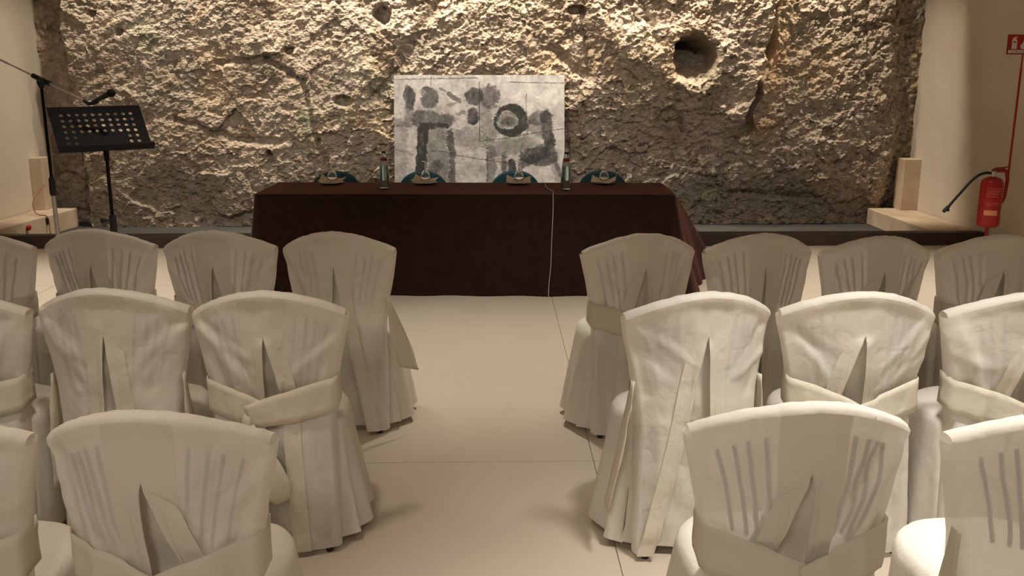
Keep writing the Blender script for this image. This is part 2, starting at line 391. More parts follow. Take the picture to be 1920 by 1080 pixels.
    C = mixc(C, np.array([0.64, 0.42, 0.24]), np.exp(-((X - np.interp(Z, [0.6, 1.2, 2.4], [2.85, 2.95, 3.08])) / 0.13) ** 2) * sstep(0.55, 0.9, Z) * (0.45 + 0.5 * fbm(X * 5, Z * 5, 330, 3)).clip(0, 1))
    gm = sstep(0.30, 0.55, fbm(X * 2.6, Z * 2.6, 317, 4)) * 0.28
    for gx, gz, gr in ((-1.35, 1.45, 0.25), (-1.95, 1.1, 0.18), (1.75, 1.55, 0.16), (2.45, 1.35, 0.2), (3.05, 2.2, 0.12), (0.15, 2.2, 0.2), (-3.6, 1.95, 0.2)):
        gm = np.maximum(gm, 0.6 * np.exp(-(((X - gx) ** 2 + (Z - gz) ** 2) / gr ** 2)) * sstep(-0.1, 0.25, fbm(X * 7, Z * 7, 321, 3)))
    C = mixc(C, green, gm)
    C4 = np.concatenate([C, np.ones(X.shape + (1,))], -1)
    ca = me.color_attributes.new('stain', 'FLOAT_COLOR', 'POINT'); ca.data.foreach_set('color', C4.reshape(-1).astype(np.float32))
    link('wall_back', me, M['rock'], smooth=False, kind='structure', label='rough natural limestone rock face behind the speakers table')
build_rock()

# ================================================================== painting
def build_painting():
    Wd, Hd, tk = 1.745, 1.64, 0.035
    root = empty('abstract_painting', (-0.128, 9.80, -0.06), label='large grey and white abstract painting leaning on rock behind table', cat='painting')
    lean = math.atan2(0.30, Hd)
    root.rotation_euler = (-lean, 0, 0)
    nx, nz = 330, 310
    S, T = np.meshgrid(np.linspace(0, 1, nx), np.linspace(0, Hd / Wd, nz))      # T downwards
    px = 90 + S * 1250; py = 100 + T * 1250
    n1 = fbm(px / 90, py / 90, 401, 5, 0.6); n2 = fbm(px / 25, py / 60, 411, 4, 0.6); n3 = fbm(px / 14, py / 14, 421, 3)
    val = 0.47 + 0.22 * n1 + 0.10 * n2 + 0.07 * n3
    val += 0.10 * sstep(500, 1100, px) * sstep(600, 200, py)
    wx = px + 20 * fbm(px / 60, py / 60, 431, 4, 0.55); wy = py + 20 * fbm(px / 60, py / 60, 441, 4, 0.55)
    streak = 0.92 + 0.42 * fbm(px / 30, py / 70, 451, 4, 0.6)
    brush = fbm(px / 34 + py / 90, py / 9 - px / 60, 455, 4, 0.62) + 0.8 * fbm(px / 11, py / 11, 457, 3, 0.6)
    def put(mask, dark, k=1.0):
        nonlocal val
        mk = np.clip(mask, 0, 1); m = np.where(mk > 0.004, sstep(0.30, 0.72, mk + 0.42 * brush * (0.4 + 0.6 * (mk < 0.95))), 0) * np.clip(k * (0.92 + 0.35 * n2), 0, 1); dk = dark * 0.42 * (1 + 0.9 * n2 + 0.8 * n3 + 0.5 * n1); val = val * (1 - m) + dk * m
    def ell(cx, cy, rx, ry, soft=0.22):
        r = np.hypot((wx - cx) / rx, (wy - cy) / ry); return (1 - sstep(1 - soft, 1 + soft, r)) * 1.15
    def ln(ax, ay, bx, by, wd, soft=0.28, X_=None, Y_=None):
        X_ = wx if X_ is None else X_; Y_ = wy if Y_ is None else Y_
        t = np.clip(((X_ - ax) * (bx - ax) + (Y_ - ay) * (by - ay)) / ((bx - ax) ** 2 + (by - ay) ** 2), 0, 1)
        d = np.hypot(X_ - ax - t * (bx - ax), Y_ - ay - t * (by - ay)) / wd
        return 1 - sstep(1 - soft, 1 + soft, d)
    put(ln(120, 480, 110, 900, 70, .8), 0.26, .5); put(ln(400, 560, 420, 860, 90, .6), 0.22, .75)
    put(ell(640, 560, 130, 70, .8), 0.30, .6); put(ln(830, 640, 1050, 600, 60, .8), 0.30, .6)
    put(ell(205, 265, 46, 88), 0.085, .95); put(ln(190, 340, 200, 440, 36, .7), 0.2, .6)
    put(ell(350, 262, 62, 82), 0.10, .9); put(ell(300, 235, 24, 30), 0.5, .8)
    put(ln(420, 195, 470, 215, 8), 0.15, .8); put(ln(490, 245, 565, 285, 20), 0.09, .85); put(ell(520, 315, 40, 14, .6), 0.2, .6)
    put(ln(265, 410, 480, 430, 56, .5), 0.11, .85); put(ln(300, 490, 275, 870, 42, .3), 0.035, 1.1); put(ln(330, 470, 460, 470, 24, .5), 0.05, .9)
    put(ln(500, 520, 525, 910, 24, .6), 0.09, .85); put(ln(400, 760, 360, 830, 40, .7), 0.08, .7)
    put(ell(680, 255, 66, 62), 0.095, .95); put(ell(790, 255, 78, 86, .4), 0.11, .9); put(ell(665, 400, 46, 70, .25), 0.075, .95); put(ell(575, 380, 34, 18, .7), .15, .6)
    put(ln(735, 340, 800, 540, 50, .6), 0.24, .6)
    ring = (1 - sstep(0.9, 1.12, np.hypot((wx - 945) / 128, (wy - 430) / 122))) * sstep(0.85, 1.05, np.hypot((wx - 915) / 76, (wy - 432) / 74))
    put(ring, 0.075, 1.15); put(ell(918, 430, 74, 66, .3), 0.5, .9); put(ell(925, 450, 46, 34, .5), 0.15, .8)
    put(ln(1130, 420, 1190, 395, 52, .5), 0.13, .8); put(ln(1195, 400, 1240, 610, 42, .4), 0.085, .95); put(ln(1090, 450, 1170, 500, 50, .8), 0.25, .6)
    put(ell(1150, 690, 132, 70, .4), 0.10, .92); put(ln(1060, 740, 1230, 650, 36, .5), 0.06, .8); put(ln(1265, 640, 1300, 830, 14, .6), 0.10, .8); put(ln(1250, 640, 1290, 860, 26, .8), 0.28, .5)
    put(ln(800, 640, 800, 880, 30, .7), 0.16, .7); put(ln(900, 700, 900, 880, 22, .6), 0.12, .8); put(ln(955, 740, 960, 900, 28, .5), 0.06, .95); put(ln(1020, 720, 1025, 860, 20, .6), 0.12, .8)
    put(ell(250, 1050, 120, 60, .6), 0.2, .7); put(ell(800, 1080, 200, 60, .6), 0.25, .6); put(ell(1150, 1000, 120, 50, .7), 0.2, .6)
    jx = px + 3 * fbm(px / 30, py / 30, 461, 3); jy = py + 3 * fbm(px / 30, py / 30, 471, 3)
    for a in ((714, 150, 716, 582), (716, 582, 900, 560), (900, 560, 1060, 532), (1060, 532, 1085, 430), (92, 468, 490, 472), (520, 680, 760, 720), (760, 720, 990, 748), (1060, 532, 1340, 490),
              (925, 152, 1340, 160), (92, 132, 700, 122), (340, 650, 520, 665), (770, 560, 770, 930), (362, 110, 362, 180), (1060, 240, 1058, 420), (100, 640, 230, 680)):
        put(ln(*a, 3.2, .5, jx, jy), 0.07, .8)
    val = np.clip(val, 0.03, 0.8)
    tint = fbm(px / 200, py / 200, 481, 3)[..., None]
    C = val[..., None] * np.array([1.0, 0.965, 0.96]) + tint * np.array([0.006, 0.0, 0.010])
    relief = 0.0012 * n2 + 0.0006 * n3 + 0.0025 * n1
    P = np.stack([S * Wd - Wd / 2, -tk - relief, Hd - T * Wd], -1)
    me = big_grid('canvas', P[::-1].copy()); C = C[::-1]
    C4 = np.concatenate([np.clip(C, 0, 1), np.ones(C.shape[:2] + (1,))], -1)
    ca = me.color_attributes.new('paint', 'FLOAT_COLOR', 'POINT'); ca.data.foreach_set('color', C4.reshape(-1).astype(np.float32))
    m = bpy.data.materials.new('painted_canvas'); m.use_nodes = True
    p = m.node_tree.nodes['Principled BSDF']; p.inputs['Roughness'].default_value = 0.6; p.inputs['Specular IOR Level'].default_value = 0.3
    a = m.node_tree.nodes.new('ShaderNodeVertexColor'); a.layer_name = 'paint'; m.node_tree.links.new(a.outputs[0], p.inputs['Base Color'])
    link('canvas', me, m, root)
    B().box(-Wd / 2, Wd / 2, -tk + 0.008, 0, 0, Hd).build('stretcher', M['canvas_edge'], root)
build_painting()

# ================================================================== speakers table
TZ = 0.75; TC = Vector((-0.192, 7.30, 0)); TROT = R(-1.9)
TL, TD = 3.05, 0.70
def build_table():
    t = empty('trestle_table', TC, TROT, label='long folding table hidden beneath the dark brown cloth', cat='table')
    B().box(-TL / 2 + .01, TL / 2 - .01, -TD / 2 + .01, TD / 2 - .01, TZ - 0.035, TZ - 0.008).build('tabletop', M['darkwood'], t)
    for sx in (-1, 1):
        for sy in (-1, 1):
            B().tube([(sx * (TL / 2 - .12), sy * (TD / 2 - .08), 0), (sx * (TL / 2 - .12), sy * (TD / 2 - .08), TZ - .03)], 0.018).build('leg', M['blackmetal'], t)
    # cloth: rounded rectangle perimeter, falling to the floor, corners flare into folds
    rc = 0.025; per = []
    hx, hy = TL / 2, TD / 2
    def side(a, b, n): return [(a[0] + (b[0] - a[0]) * k / n, a[1] + (b[1] - a[1]) * k / n) for k in range(n)]
    def arc(cx, cy, a0, n=6): return [(cx + rc * math.cos(a0 + k / n * math.pi / 2), cy + rc * math.sin(a0 + k / n * math.pi / 2)) for k in range(n)]
    per += side((-hx + rc, -hy), (hx - rc, -hy), 130); per += arc(hx - rc, -hy + rc, -math.pi / 2)
    per += side((hx, -hy + rc), (hx, hy - rc), 34); per += arc(hx - rc, hy - rc, 0)
    per += side((hx - rc, hy), (-hx + rc, hy), 110); per += arc(-hx + rc, hy - rc, math.pi / 2)
    per += side((-hx, hy - rc), (-hx, -hy + rc), 34); per += arc(-hx + rc, -hy + rc, math.pi)
    per = np.array(per); n = len(per)
    nxt = np.roll(per, -1, 0) - np.roll(per, 1, 0); nrm = np.stack([nxt[:, 1], -nxt[:, 0]], -1); nrm /= np.linalg.norm(nrm, axis=1)[:, None]
    arcl = np.cumsum(np.linalg.norm(np.roll(per, -1, 0) - per, axis=1))
    rows = []
    zt = TZ + 0.004
    rows.append(np.concatenate([per * 0.0 + per * np.array([[0.5, 0.5]]), np.full((n, 1), zt)], 1))
    rows.append(np.concatenate([per * np.array([[0.97, 0.9]]), np.full((n, 1), zt)], 1))
    for a in (0, 0.35, 0.7, 1.0):
        rows.append(np.concatenate([per + nrm * 0.012 * math.sin(a * math.pi / 2), np.full((n, 1), zt - 0.012 * (1 - math.cos(a * math.pi / 2)))], 1))
    def cornerw(cx, cy, wd): return np.exp(-(np.hypot(per[:, 0] - cx, per[:, 1] - cy) / wd) ** 2)
    fr = cornerw(hx, -hy, 0.16); flc = cornerw(-hx, -hy, 0.13); br = cornerw(hx, hy, .15); bl = cornerw(-hx, hy, .15)
    endr = (per[:, 0] > hx - 0.01) * 1.0; endl = (per[:, 0] < -hx + 0.01) * 1.0
    tb = np.clip((per[:, 1] + hy) / TD, 0, 1) ** 0.8
    for k in range(1, 21):
        t_ = k / 20; z = zt - 0.012 - t_ * (zt - 0.012 - 0.006)
        fold = 0.010 * fbm(arcl * 3.2, arcl * 0 + t_ * 1.1, 501, 3) + 0.013 * np.sin(arcl * 13 + 2.2 * fbm(arcl * 1.3, arcl * 0 + 2, 507, 2)) * t_ ** 1.6 * (0.25 + 0.75 * sstep(-.2, .5, fbm(arcl * 0.9, arcl * 0, 511, 2)))
        off = 0.012 + fold * (0.25 + 0.75 * t_) + t_ * (0.015) + t_ ** 1.35 * (0.07 * fr + 0.05 * flc + 0.1 * br + 0.1 * bl) + endr * (0.03 * t_ + 0.34 * tb * t_ ** 0.6) + t_ ** 1.1 * endl * (0.05 + 0.12 * tb)
        off += t_ ** 2 * endr * 0.028 * np.sin(per[:, 1] * 21 + 1)
        xy = per + nrm * off[:, None]
        # front right corner swings out to the side in one big fold
        xy[:, 0] += 0.05 * fr * t_ ** 1.3
        zz = z + (0.010 * np.abs(fbm(arcl * 2.5, arcl * 0, 521, 3)) if k == 20 else 0) * np.ones(n)
        rows.append(np.concatenate([xy, zz[:, None] if np.ndim(zz) else np.full((n, 1), z)], 1))
    V = np.concatenate(rows, 0); F = grid_faces(len(rows), n, 0, True); F = [f[::-1] for f in F]
    F.append(tuple(range(n)))
    o = link('tablecloth', mesh('tablecloth', V, F), M['velvet'], label='dark brown floor length cloth covering the long speakers table', cat='tablecloth')
    o.location = TC; o.rotation_euler = (0, 0, TROT)
    o.data.set_sharp_from_angle(angle=R(60))
build_table()
ZT = TZ + 0.005

# teal shell chairs behind the table
def teal_chair(x, y, rz, label):
    r = empty('shell_chair', (x, y, 0), rz, label=label, cat='chair', group='teal chairs behind the speakers table')
    # one-piece backrest, rounded top, curved in plan; sitter faces -Y (the audience)
    nu, nv = 25, 14; V = []; hw = 0.222
    for side_ in (0, 1):
        for j in range(nv):
            v = j / (nv - 1)
            for i in range(nu):
                u = -1 + 2 * i / (nu - 1)
                top = 0.60 + 0.192 * (1 - abs(u) ** 2.6) ** 0.55
                bot = 0.56 - 0.05 * (1 - u * u)
                z = bot + (top - bot) * v
                V.append((hw * u, -0.055 * u * u + 0.10 * (z - 0.5) + side_ * 0.012, z))
    n = nu * nv; F = grid_faces(nv, nu, 0) + [f[::-1] for f in grid_faces(nv, nu, n)]
    ring = [i for i in range(nu)] + [j * nu + nu - 1 for j in range(1, nv)] + [(nv - 1) * nu + i for i in range(nu - 2, -1, -1)] + [j * nu for j in range(nv - 2, 0, -1)]
    for k in range(len(ring)):
        a, b = ring[k], ring[(k + 1) % len(ring)]; F.append((b, a, a + n, b + n))
    link('backrest', mesh('backrest', V, F), M['teal'], r)
    pts = [(0.215 * math.copysign(abs(math.cos(a)) ** 0.6, math.cos(a)), -0.165 + 0.175 * math.copysign(abs(math.sin(a)) ** 0.6, math.sin(a))) for a in [2 * math.pi * k / 28 for k in range(28)]]
    B().prism(pts, 0.435, 0.452).build('seat', M['teal'], r, bevel=0.005)
    for s in (-1, 1):
        B().tube([(s * .19, -.31, 0), (s * .17, -.29, .435)], 0.011).build('leg', M['blackmetal'], r)
        B().tube([(s * .20, .03, 0), (s * .17, -.03, .44), (s * .16, 0.004, .54), (s * .15, 0.028, .66)], 0.011).build('leg', M['blackmetal'], r)
    return r
for x, rz, lb in ((-1.29, 2, 'teal round-backed chair at the table end nearest the music stand'), (-0.57, 0, 'teal round-backed chair in front of the left side of painting'),
                  (0.19, -1, 'teal round-backed chair in front of the right side of painting'), (0.915, -2, 'teal round-backed chair at the table end nearest the rock cavity')):
    teal_chair(x * 1.02, 8.11, R(rz), lb)

# table settings: saucer, napkin, upturned wine glass
def setting(x, y, rz, where, white):
    B().lathe([(0.05, 0), (0.055, 0.002), (0.098, 0.014), (0.100, 0.016), (0.096, 0.017), (0.055, 0.007), (0.001, 0.006)], 32).build('saucer', M['ceramic'], smooth=True,
        label='dark saucer under napkin ' + where, cat='saucer', group='saucers on the speakers table').location = (x, y, ZT)
    rnd = np.random.RandomState(int(abs(x * 100)) + 3)
    nn = 15; V = []
    for j in range(nn):
        for i in range(nn):
            a = -1 + 2 * i / (nn - 1); b = -1 + 2 * j / (nn - 1)
            z = 0.021 + 0.012 * max(0, abs(a) - .55) / .45 + 0.004 * math.sin(5 * a + 3 * b + x * 7)
            z += 0.006 * (b + 1) + 0.020 * max(0, (-a + 0.4 * b - 0.75)) + 0.012 * max(0, (-a + b - 1.05)) + 0.010 * max(0, (a + b - 1.1))
            V.append((0.094 * a + 0.010 * b, 0.070 * b - 0.006 * a, z))
    F = grid_faces(nn, nn)
    o = link('paper_napkin', mesh('paper_napkin', V, F), M['paperwhite' if white else 'paper'], label=('whitish' if white else 'beige') + ' folded paper napkin on saucer ' + where, cat='napkin', group='napkins on the speakers table')
    o.location = (x, y, ZT); o.rotation_euler = (0, 0, rz)
    s_ = o.modifiers.new('thick', 'SOLIDIFY'); s_.thickness = 0.0022
    g = empty('wine_glass', (x + 0.004, y, ZT + 0.037), label='upside-down stemmed wine glass ' + where, cat='glass', group='upturned glasses on the speakers table')
    k = 1.0
    bowl = [(0.0375, 0), (0.037, 0.018), (0.0355, 0.032), (0.031, 0.048), (0.022, 0.063), (0.011, 0.071), (0.004, 0.074)]
    inn = [(max(r_ - 0.0014, 0.0008), z if i == 0 else z - 0.0014) for i, (r_, z) in enumerate(bowl)]
    V = []; n = 28
    prof = inn[::-1] + bowl
    for r_, z in prof:
        for a in range(n): V.append((r_ * math.cos(2 * math.pi * a / n), r_ * math.sin(2 * math.pi * a / n), z))
    F = grid_faces(len(prof), n, 0, True); F.append(tuple(range(n))[::-1]); e = (len(prof) - 1) * n; F.append(tuple(e + i for i in range(n)))
    link('bowl', mesh('bowl', V, F), M['glass'], g)
    B().lathe([(0.005, 0.0742), (0.0035, 0.085), (0.0033, 0.128), (0.005, 0.137)], 14).build('stem', M['glass'], g, smooth=True)
    B().lathe([(0.006, 0.1372), (0.030, 0.1395), (0.031, 0.1408), (0.001, 0.1425)], 28).build('foot', M['glass'], g, smooth=True)
for x, y, rz, wh, wt in ((-1.26, 7.56, R(3), 'nearest the music stand', 0), (-0.529, 7.545, R(-4), 'in front of the painting, left of its middle', 0), (0.206, 7.53, R(6), 'in front of the painting, right of its middle', 0), (0.874, 7.52, R(-3), 'right of the right-hand bottle', 1)):
    setting(x, y, rz, wh, wt)

def bottle(x, y, label):
    g = empty('water_bottle', (x, y, ZT), R(0), label=label, cat='bottle', group='glass water bottles on the speakers table')
    out = [(0.036, 0.0), (0.041, 0.004), (0.0425, 0.016), (0.0405, 0.03), (0.0395, 0.10), (0.036, 0.15), (0.029, 0.20), (0.0215, 0.235), (0.0165, 0.258), (0.0145, 0.285)]
    inn = [(r_ - 0.003, z + (0.008 if i < 1 else 0)) for i, (r_, z) in enumerate(out)]
    V = []; n = 30; prof = out + inn[::-1]
    for r_, z in prof:
        for a in range(n): V.append((r_ * math.cos(2 * math.pi * a / n), r_ * math.sin(2 * math.pi * a / n), z))
    F = grid_faces(len(prof), n, 0, True); F.append(tuple(range(n))[::-1]); e = (len(prof) - 1) * n; F.append(tuple(e + i for i in range(n)))
    link('glass_body', mesh('glass_body', V, F), M['bottleglass'], g)
    B().lathe([(r_ - 0.0036, z + 0.009 if i == 0 else z) for i, (r_, z) in enumerate(out[:8])], 30).build('water', M['water'], g, smooth=True)
    B().lathe([(0.0158, 0.284), (0.0158, 0.300), (0.013, 0.305), (0.001, 0.3055)], 20).build('cap', M['chrome'], g, smooth=True)
    def band(name, z0, z1, m):
        def rr(z): return np.interp(z, [p[1] for p in out], [p[0] for p in out]) + 0.0006
        V = []; F = []
        for z in np.linspace(z0, z1, 4):
            for a in range(30): V.append((rr(z) * math.cos(2 * math.pi * a / 30), rr(z) * math.sin(2 * math.pi * a / 30), z))
        link(name, mesh(name, V, grid_faces(4, 30, 0, True)), m, g)
    band('neck_label', 0.214, 0.236, M['labelred']); band('body_label', 0.180, 0.213, M['labelgrey'])
bottle(-0.815, 7.262, 'glass water bottle standing left of the painting on brown cloth')
bottle(0.552, 7.17, 'glass water bottle with red neck label right of the painting')

# white cable over the table front
def cable():
    d = [(0.418, 7.655, ZT + .004), (0.416, 7.50, ZT + .004), (0.412, 7.34, ZT + .004), (0.428, 7.18, ZT + .004), (0.452, 7.06, ZT + .004), (0.442, 6.955, ZT + .005), (0.440, 6.92, ZT - .004), (0.440, 6.895, ZT - .03),
         (0.438, 6.880, 0.60), (0.430, 6.865, 0.42), (0.425, 6.855, 0.25), (0.412, 6.845, 0.10), (0.409, 6.83, 0.02), (0.42, 6.825, 0.006), (0.43, 6.83, 0.006)]
    B().tube(spline(d, 8), 0.0020, 6).build('white_cable', M['cablewhite'], smooth=True, label='thin white cable running over the brown tablecloth to the floor', cat='cable')
cable()

# ================================================================== music stand
def music_stand():
    bx, by = -2.345, 5.94
    r = empty('music_stand', (bx, by, 0), R(35), label='black perforated metal music stand beside the microphone', cat='music stand')
    W_, H_, ln = 0.545, 0.345, R(42)
    c, s = math.cos(ln), math.sin(ln)
    def P(u, v, d=0): return Vector((u, v * s - d * c + 0.0, 1.165 + v * c + d * s * 0 + d * s))
    nc, nr = 12, 8; cw, ch = W_ / nc, H_ / nr
    V = []; F = []
    def add(p): V.append(p); return len(V) - 1
    K = 16
    for i in range(nc):
        for j in range(nr):
            row = nr - 1 - j
            hole = (1 <= i <= 10) and (1 <= row <= 4 or (5 <= row <= 6 and (i <= 2 or i >= 9)))
            x0, v0 = -W_ / 2 + i * cw, j * ch
            if not hole:
                a = [add(P(x0, v0)), add(P(x0 + cw, v0)), add(P(x0 + cw, v0 + ch)), add(P(x0, v0 + ch))]; F.append(a)
            else:
                o_ = []; i_ = []
                for k in range(K):
                    an = 2 * math.pi * (k + 0.5) / K; ca, sa = math.cos(an), math.sin(an)
                    m = max(abs(ca), abs(sa)); o_.append((k, x0 + cw / 2 + ca / m * cw / 2, v0 + ch / 2 + sa / m * ch / 2)); i_.append((x0 + cw / 2 + 0.0115 * ca, v0 + ch / 2 + 0.0115 * sa))
                oi = [add(P(a, b)) for _, a, b in o_]; ii = [add(P(a, b)) for a, b in i_]
                cor = [add(P(x0 + cw, v0 + ch)), add(P(x0, v0 + ch)), add(P(x0, v0)), add(P(x0 + cw, v0))]
                for k in range(K):
                    k2 = (k + 1) % K; F.append([oi[k], oi[k2], ii[k2], ii[k]])
                for q, k in enumerate((1, 5, 9, 13)):
                    F.append([oi[k], cor[q], oi[(k + 1) % K]])
    o = link('desk', mesh('desk', V, F), M['blackmetal'], r, smooth=False)
    bm = bmesh.new(); bm.from_mesh(o.data); bmesh.ops.remove_doubles(bm, verts=bm.verts, dist=1e-5); bm.to_mesh(o.data); bm.free()
    m = o.modifiers.new('thick', 'SOLIDIFY'); m.thickness = 0.003
    b = B()      # lip shelf
    q = [P(-W_ / 2 - .004, 0, 0), P(W_ / 2 + .004, 0, 0), P(W_ / 2 + .004, 0, 0.05), P(-W_ / 2 - .004, 0, 0.05)]; q2 = [p + Vector((0, -s * 0.004, -c * 0.004)) for p in q]
    b.v += q + q2; b.f += [(0, 1, 2, 3), (7, 6, 5, 4), (0, 4, 5, 1), (1, 5, 6, 2), (2, 6, 7, 3), (3, 7, 4, 0)]
    q = [P(-W_ / 2 - .004, 0, 0.05), P(W_ / 2 + .004, 0, .05), P(W_ / 2 + .004, 0.012, .05), P(-W_ / 2 - .004, 0.012, .05)]; q2 = [p + Vector((0, -c * 0.003, s * 0.003)) for p in q]
    o_ = len(b.v); b.v += q + q2; b.f += [tuple(o_ + i for i in f) for f in ((0, 1, 2, 3), (7, 6, 5, 4), (0, 4, 5, 1), (1, 5, 6, 2), (2, 6, 7, 3), (3, 7, 4, 0))]
    b.build('lip', M['blackmetal'], r)
    # bracket: half disc behind the desk and its neck
    pts = [P(0.095 * math.cos(a), 0.115 - 0.085 * math.sin(a), -0.006) for a in [math.pi * k / 14 for k in range(15)]]
    pf = [p + Vector((0, c * .022, -s * .022)) for p in pts]; b = B(); n = len(pts); b.v += pts + pf
    b.f += [tuple(range(n)), tuple(range(2 * n - 1, n - 1, -1))] + [(k, n + k, n + (k + 1) % n, (k + 1) % n) for k in range(n)]
    b.build('bracket', M['blackmetal'], r)
    nk = P(0, 0.05, -0.03)
    B().tube([(0, 0.035, 1.10), (0, 0.035, 1.17), (0, nk.y + .005, nk.z)], [0.016, 0.018, 0.022]).build('tilt_joint', M['blackmetal'], r, smooth=True)
    B().tube([(0, .035, .70), (0, .035, 1.12)], 0.011).build('inner_pole', M['blackmetal'], r, smooth=True)
    B().tube([(0, .035, .12), (0, .035, .76)], 0.0165).build('pole', M['blackmetal'], r, smooth=True)
    B().tube([(0, .035, .66), (0, .035, .765)], 0.022).build('collar', M['blackplastic'], r, smooth=True)
    B().tube([(-0.015, .03, .735), (-0.045, .02, .735)], 0.008).tube([(-0.045, .02, .735), (-0.068, .012, .735)], 0.019).build('knob', M['blackplastic'], r, smooth=True)
    for k in range(3):
        a = R(90 + 120 * k)
        B().tube([(0, .035, .30), (0.11 * math.cos(a), .035 + .11 * math.sin(a), .14), (0.27 * math.cos(a), .035 + .27 * math.sin(a), .010)], 0.009).build('leg', M['blackmetal'], r, smooth=True)
        B().tube([(0, .035, .14), (0.12 * math.cos(a), .035 + .12 * math.sin(a), .125)], 0.006).build('brace', M['blackmetal'], r, smooth=True)
music_stand()

# ================================================================== microphone stand with boom
def mic_stand():
    r = empty('microphone_stand', (-2.715, 5.97, 0), label='tall microphone stand with long boom arm left of music stand', cat='microphone stand')
    B().lathe([(0.12, 0), (0.125, 0.006), (0.12, 0.018), (0.03, 0.03), (0.018, 0.05)], 28).build('base', M['blackmetal'], r, smooth=True)
    B().tube([(0, 0, .03), (0.0, 0, .94)], 0.0135).build('lower_tube', M['chrome'], r, smooth=True)
    B().tube([(0, 0, .885), (0, 0, .90), (0, 0, .985), (0, 0, 1.0)], [0.016, 0.021, 0.019, 0.013]).build('clutch', M['blackplastic'], r, smooth=True)
    B().tube([(0, 0, .98), (0, 0, 1.575)], 0.0095).build('upper_tube', M['blackmetal'], r, smooth=True)
    d = Vector((0.286, -0.035, -0.137)).normalized()
    ctr = Vector((0.0, 0.0, 1.588))
    B().tube([ctr - Vector((0, 0, .05)), ctr - Vector((0, 0, .02)), ctr + Vector((0, 0, .008))], [0.014, 0.026, 0.022]).tube([ctr - d * .055, ctr + d * .06], 0.015).tube([ctr + Vector((0.005, -.03, 0)), ctr + Vector((0.03, -.05, -0.005))], 0.013).build('boom_clamp', M['blackplastic'], r, smooth=True)
    B().tube([ctr - d * 0.62, ctr + d * 0.285], 0.0058).build('boom', M['chrome'], r, smooth=True)
    B().tube([ctr - d * 0.64, ctr - d * 0.22], 0.0075).build('boom_grip', M['chrome'], r, smooth=True)
    B().tube([ctr - d * 0.70, ctr - d * 0.56], 0.017).build('counterweight', M['blackplastic'], r, smooth=True)
    tip = ctr + d * 0.285
    B().tube([tip, tip + Vector((.03, 0, -.02)), tip + Vector((.055, 0, -.018)), tip + Vector((.085, 0, -0.004))], [0.009, 0.011, 0.012, 0.015]).build('clip', M['blackplastic'], r, smooth=True)
    m = empty('microphone', (0, 0, 0), label='black handheld microphone clipped to the boom above music stand', cat='microphone')
    m.location = r.location + tip + Vector((0.058, 0, -0.010))
    a = Vector((0.137, 0.015, 0.066)).normalized()
    B().tube([a * 0, a * .05, a * .10], [0.011, 0.0135, 0.017]).build('handle', M['blackplastic'], m, smooth=True)
    pr = []; h0 = .10
    for k in range(9):
        t = k / 8; pr.append((h0 + t * 0.046, 0.024 * math.sqrt(max(0.02, 1 - (2 * t - 0.85) ** 2 / 1.33))))
    B().tube([a * p for p, _ in pr], [q for _, q in pr], 16).build('grille', M['blackmetal'], m, smooth=True)
mic_stand()

# ================================================================== things on the left ledge
B().lathe([(0.022, 0), (0.022, 0.008), (0.028, 0.010), (0.028, 0.022), (0.022, 0.030), (0.001, 0.032)], 20, Matrix.Translation((-4.625, 9.53, 0.085)) @ Matrix.Rotation(R(90), 4, 'Y') @ Matrix.Rotation(R(8), 4, 'X')).build('red_cap', M['redplastic'], smooth=True, label='small red round cap on the side of the left stone ledge', cat='cap')
B().box(-4.590, -4.572, 9.85, 9.90, 0.065, 0.130).build('socket', M['blackplastic'], bevel=0.004, label='small dark socket on the side of the left stone ledge', cat='socket')
B().tube(spline([(-4.755, 10.27, .42), (-4.77, 10.17, .36), (-4.76, 9.99, .28), (-4.74, 9.95, .20), (-4.68, 9.90, .158), (-4.585, 9.87, .152), (-4.555, 9.86, .10), (-4.55, 9.84, .02), (-4.53, 9.82, -.05)], 8), 0.0055, 7).build('brown_cable', M['cablebrown'], smooth=True, label='thin brown cable hanging over the left stone ledge', cat='cable')

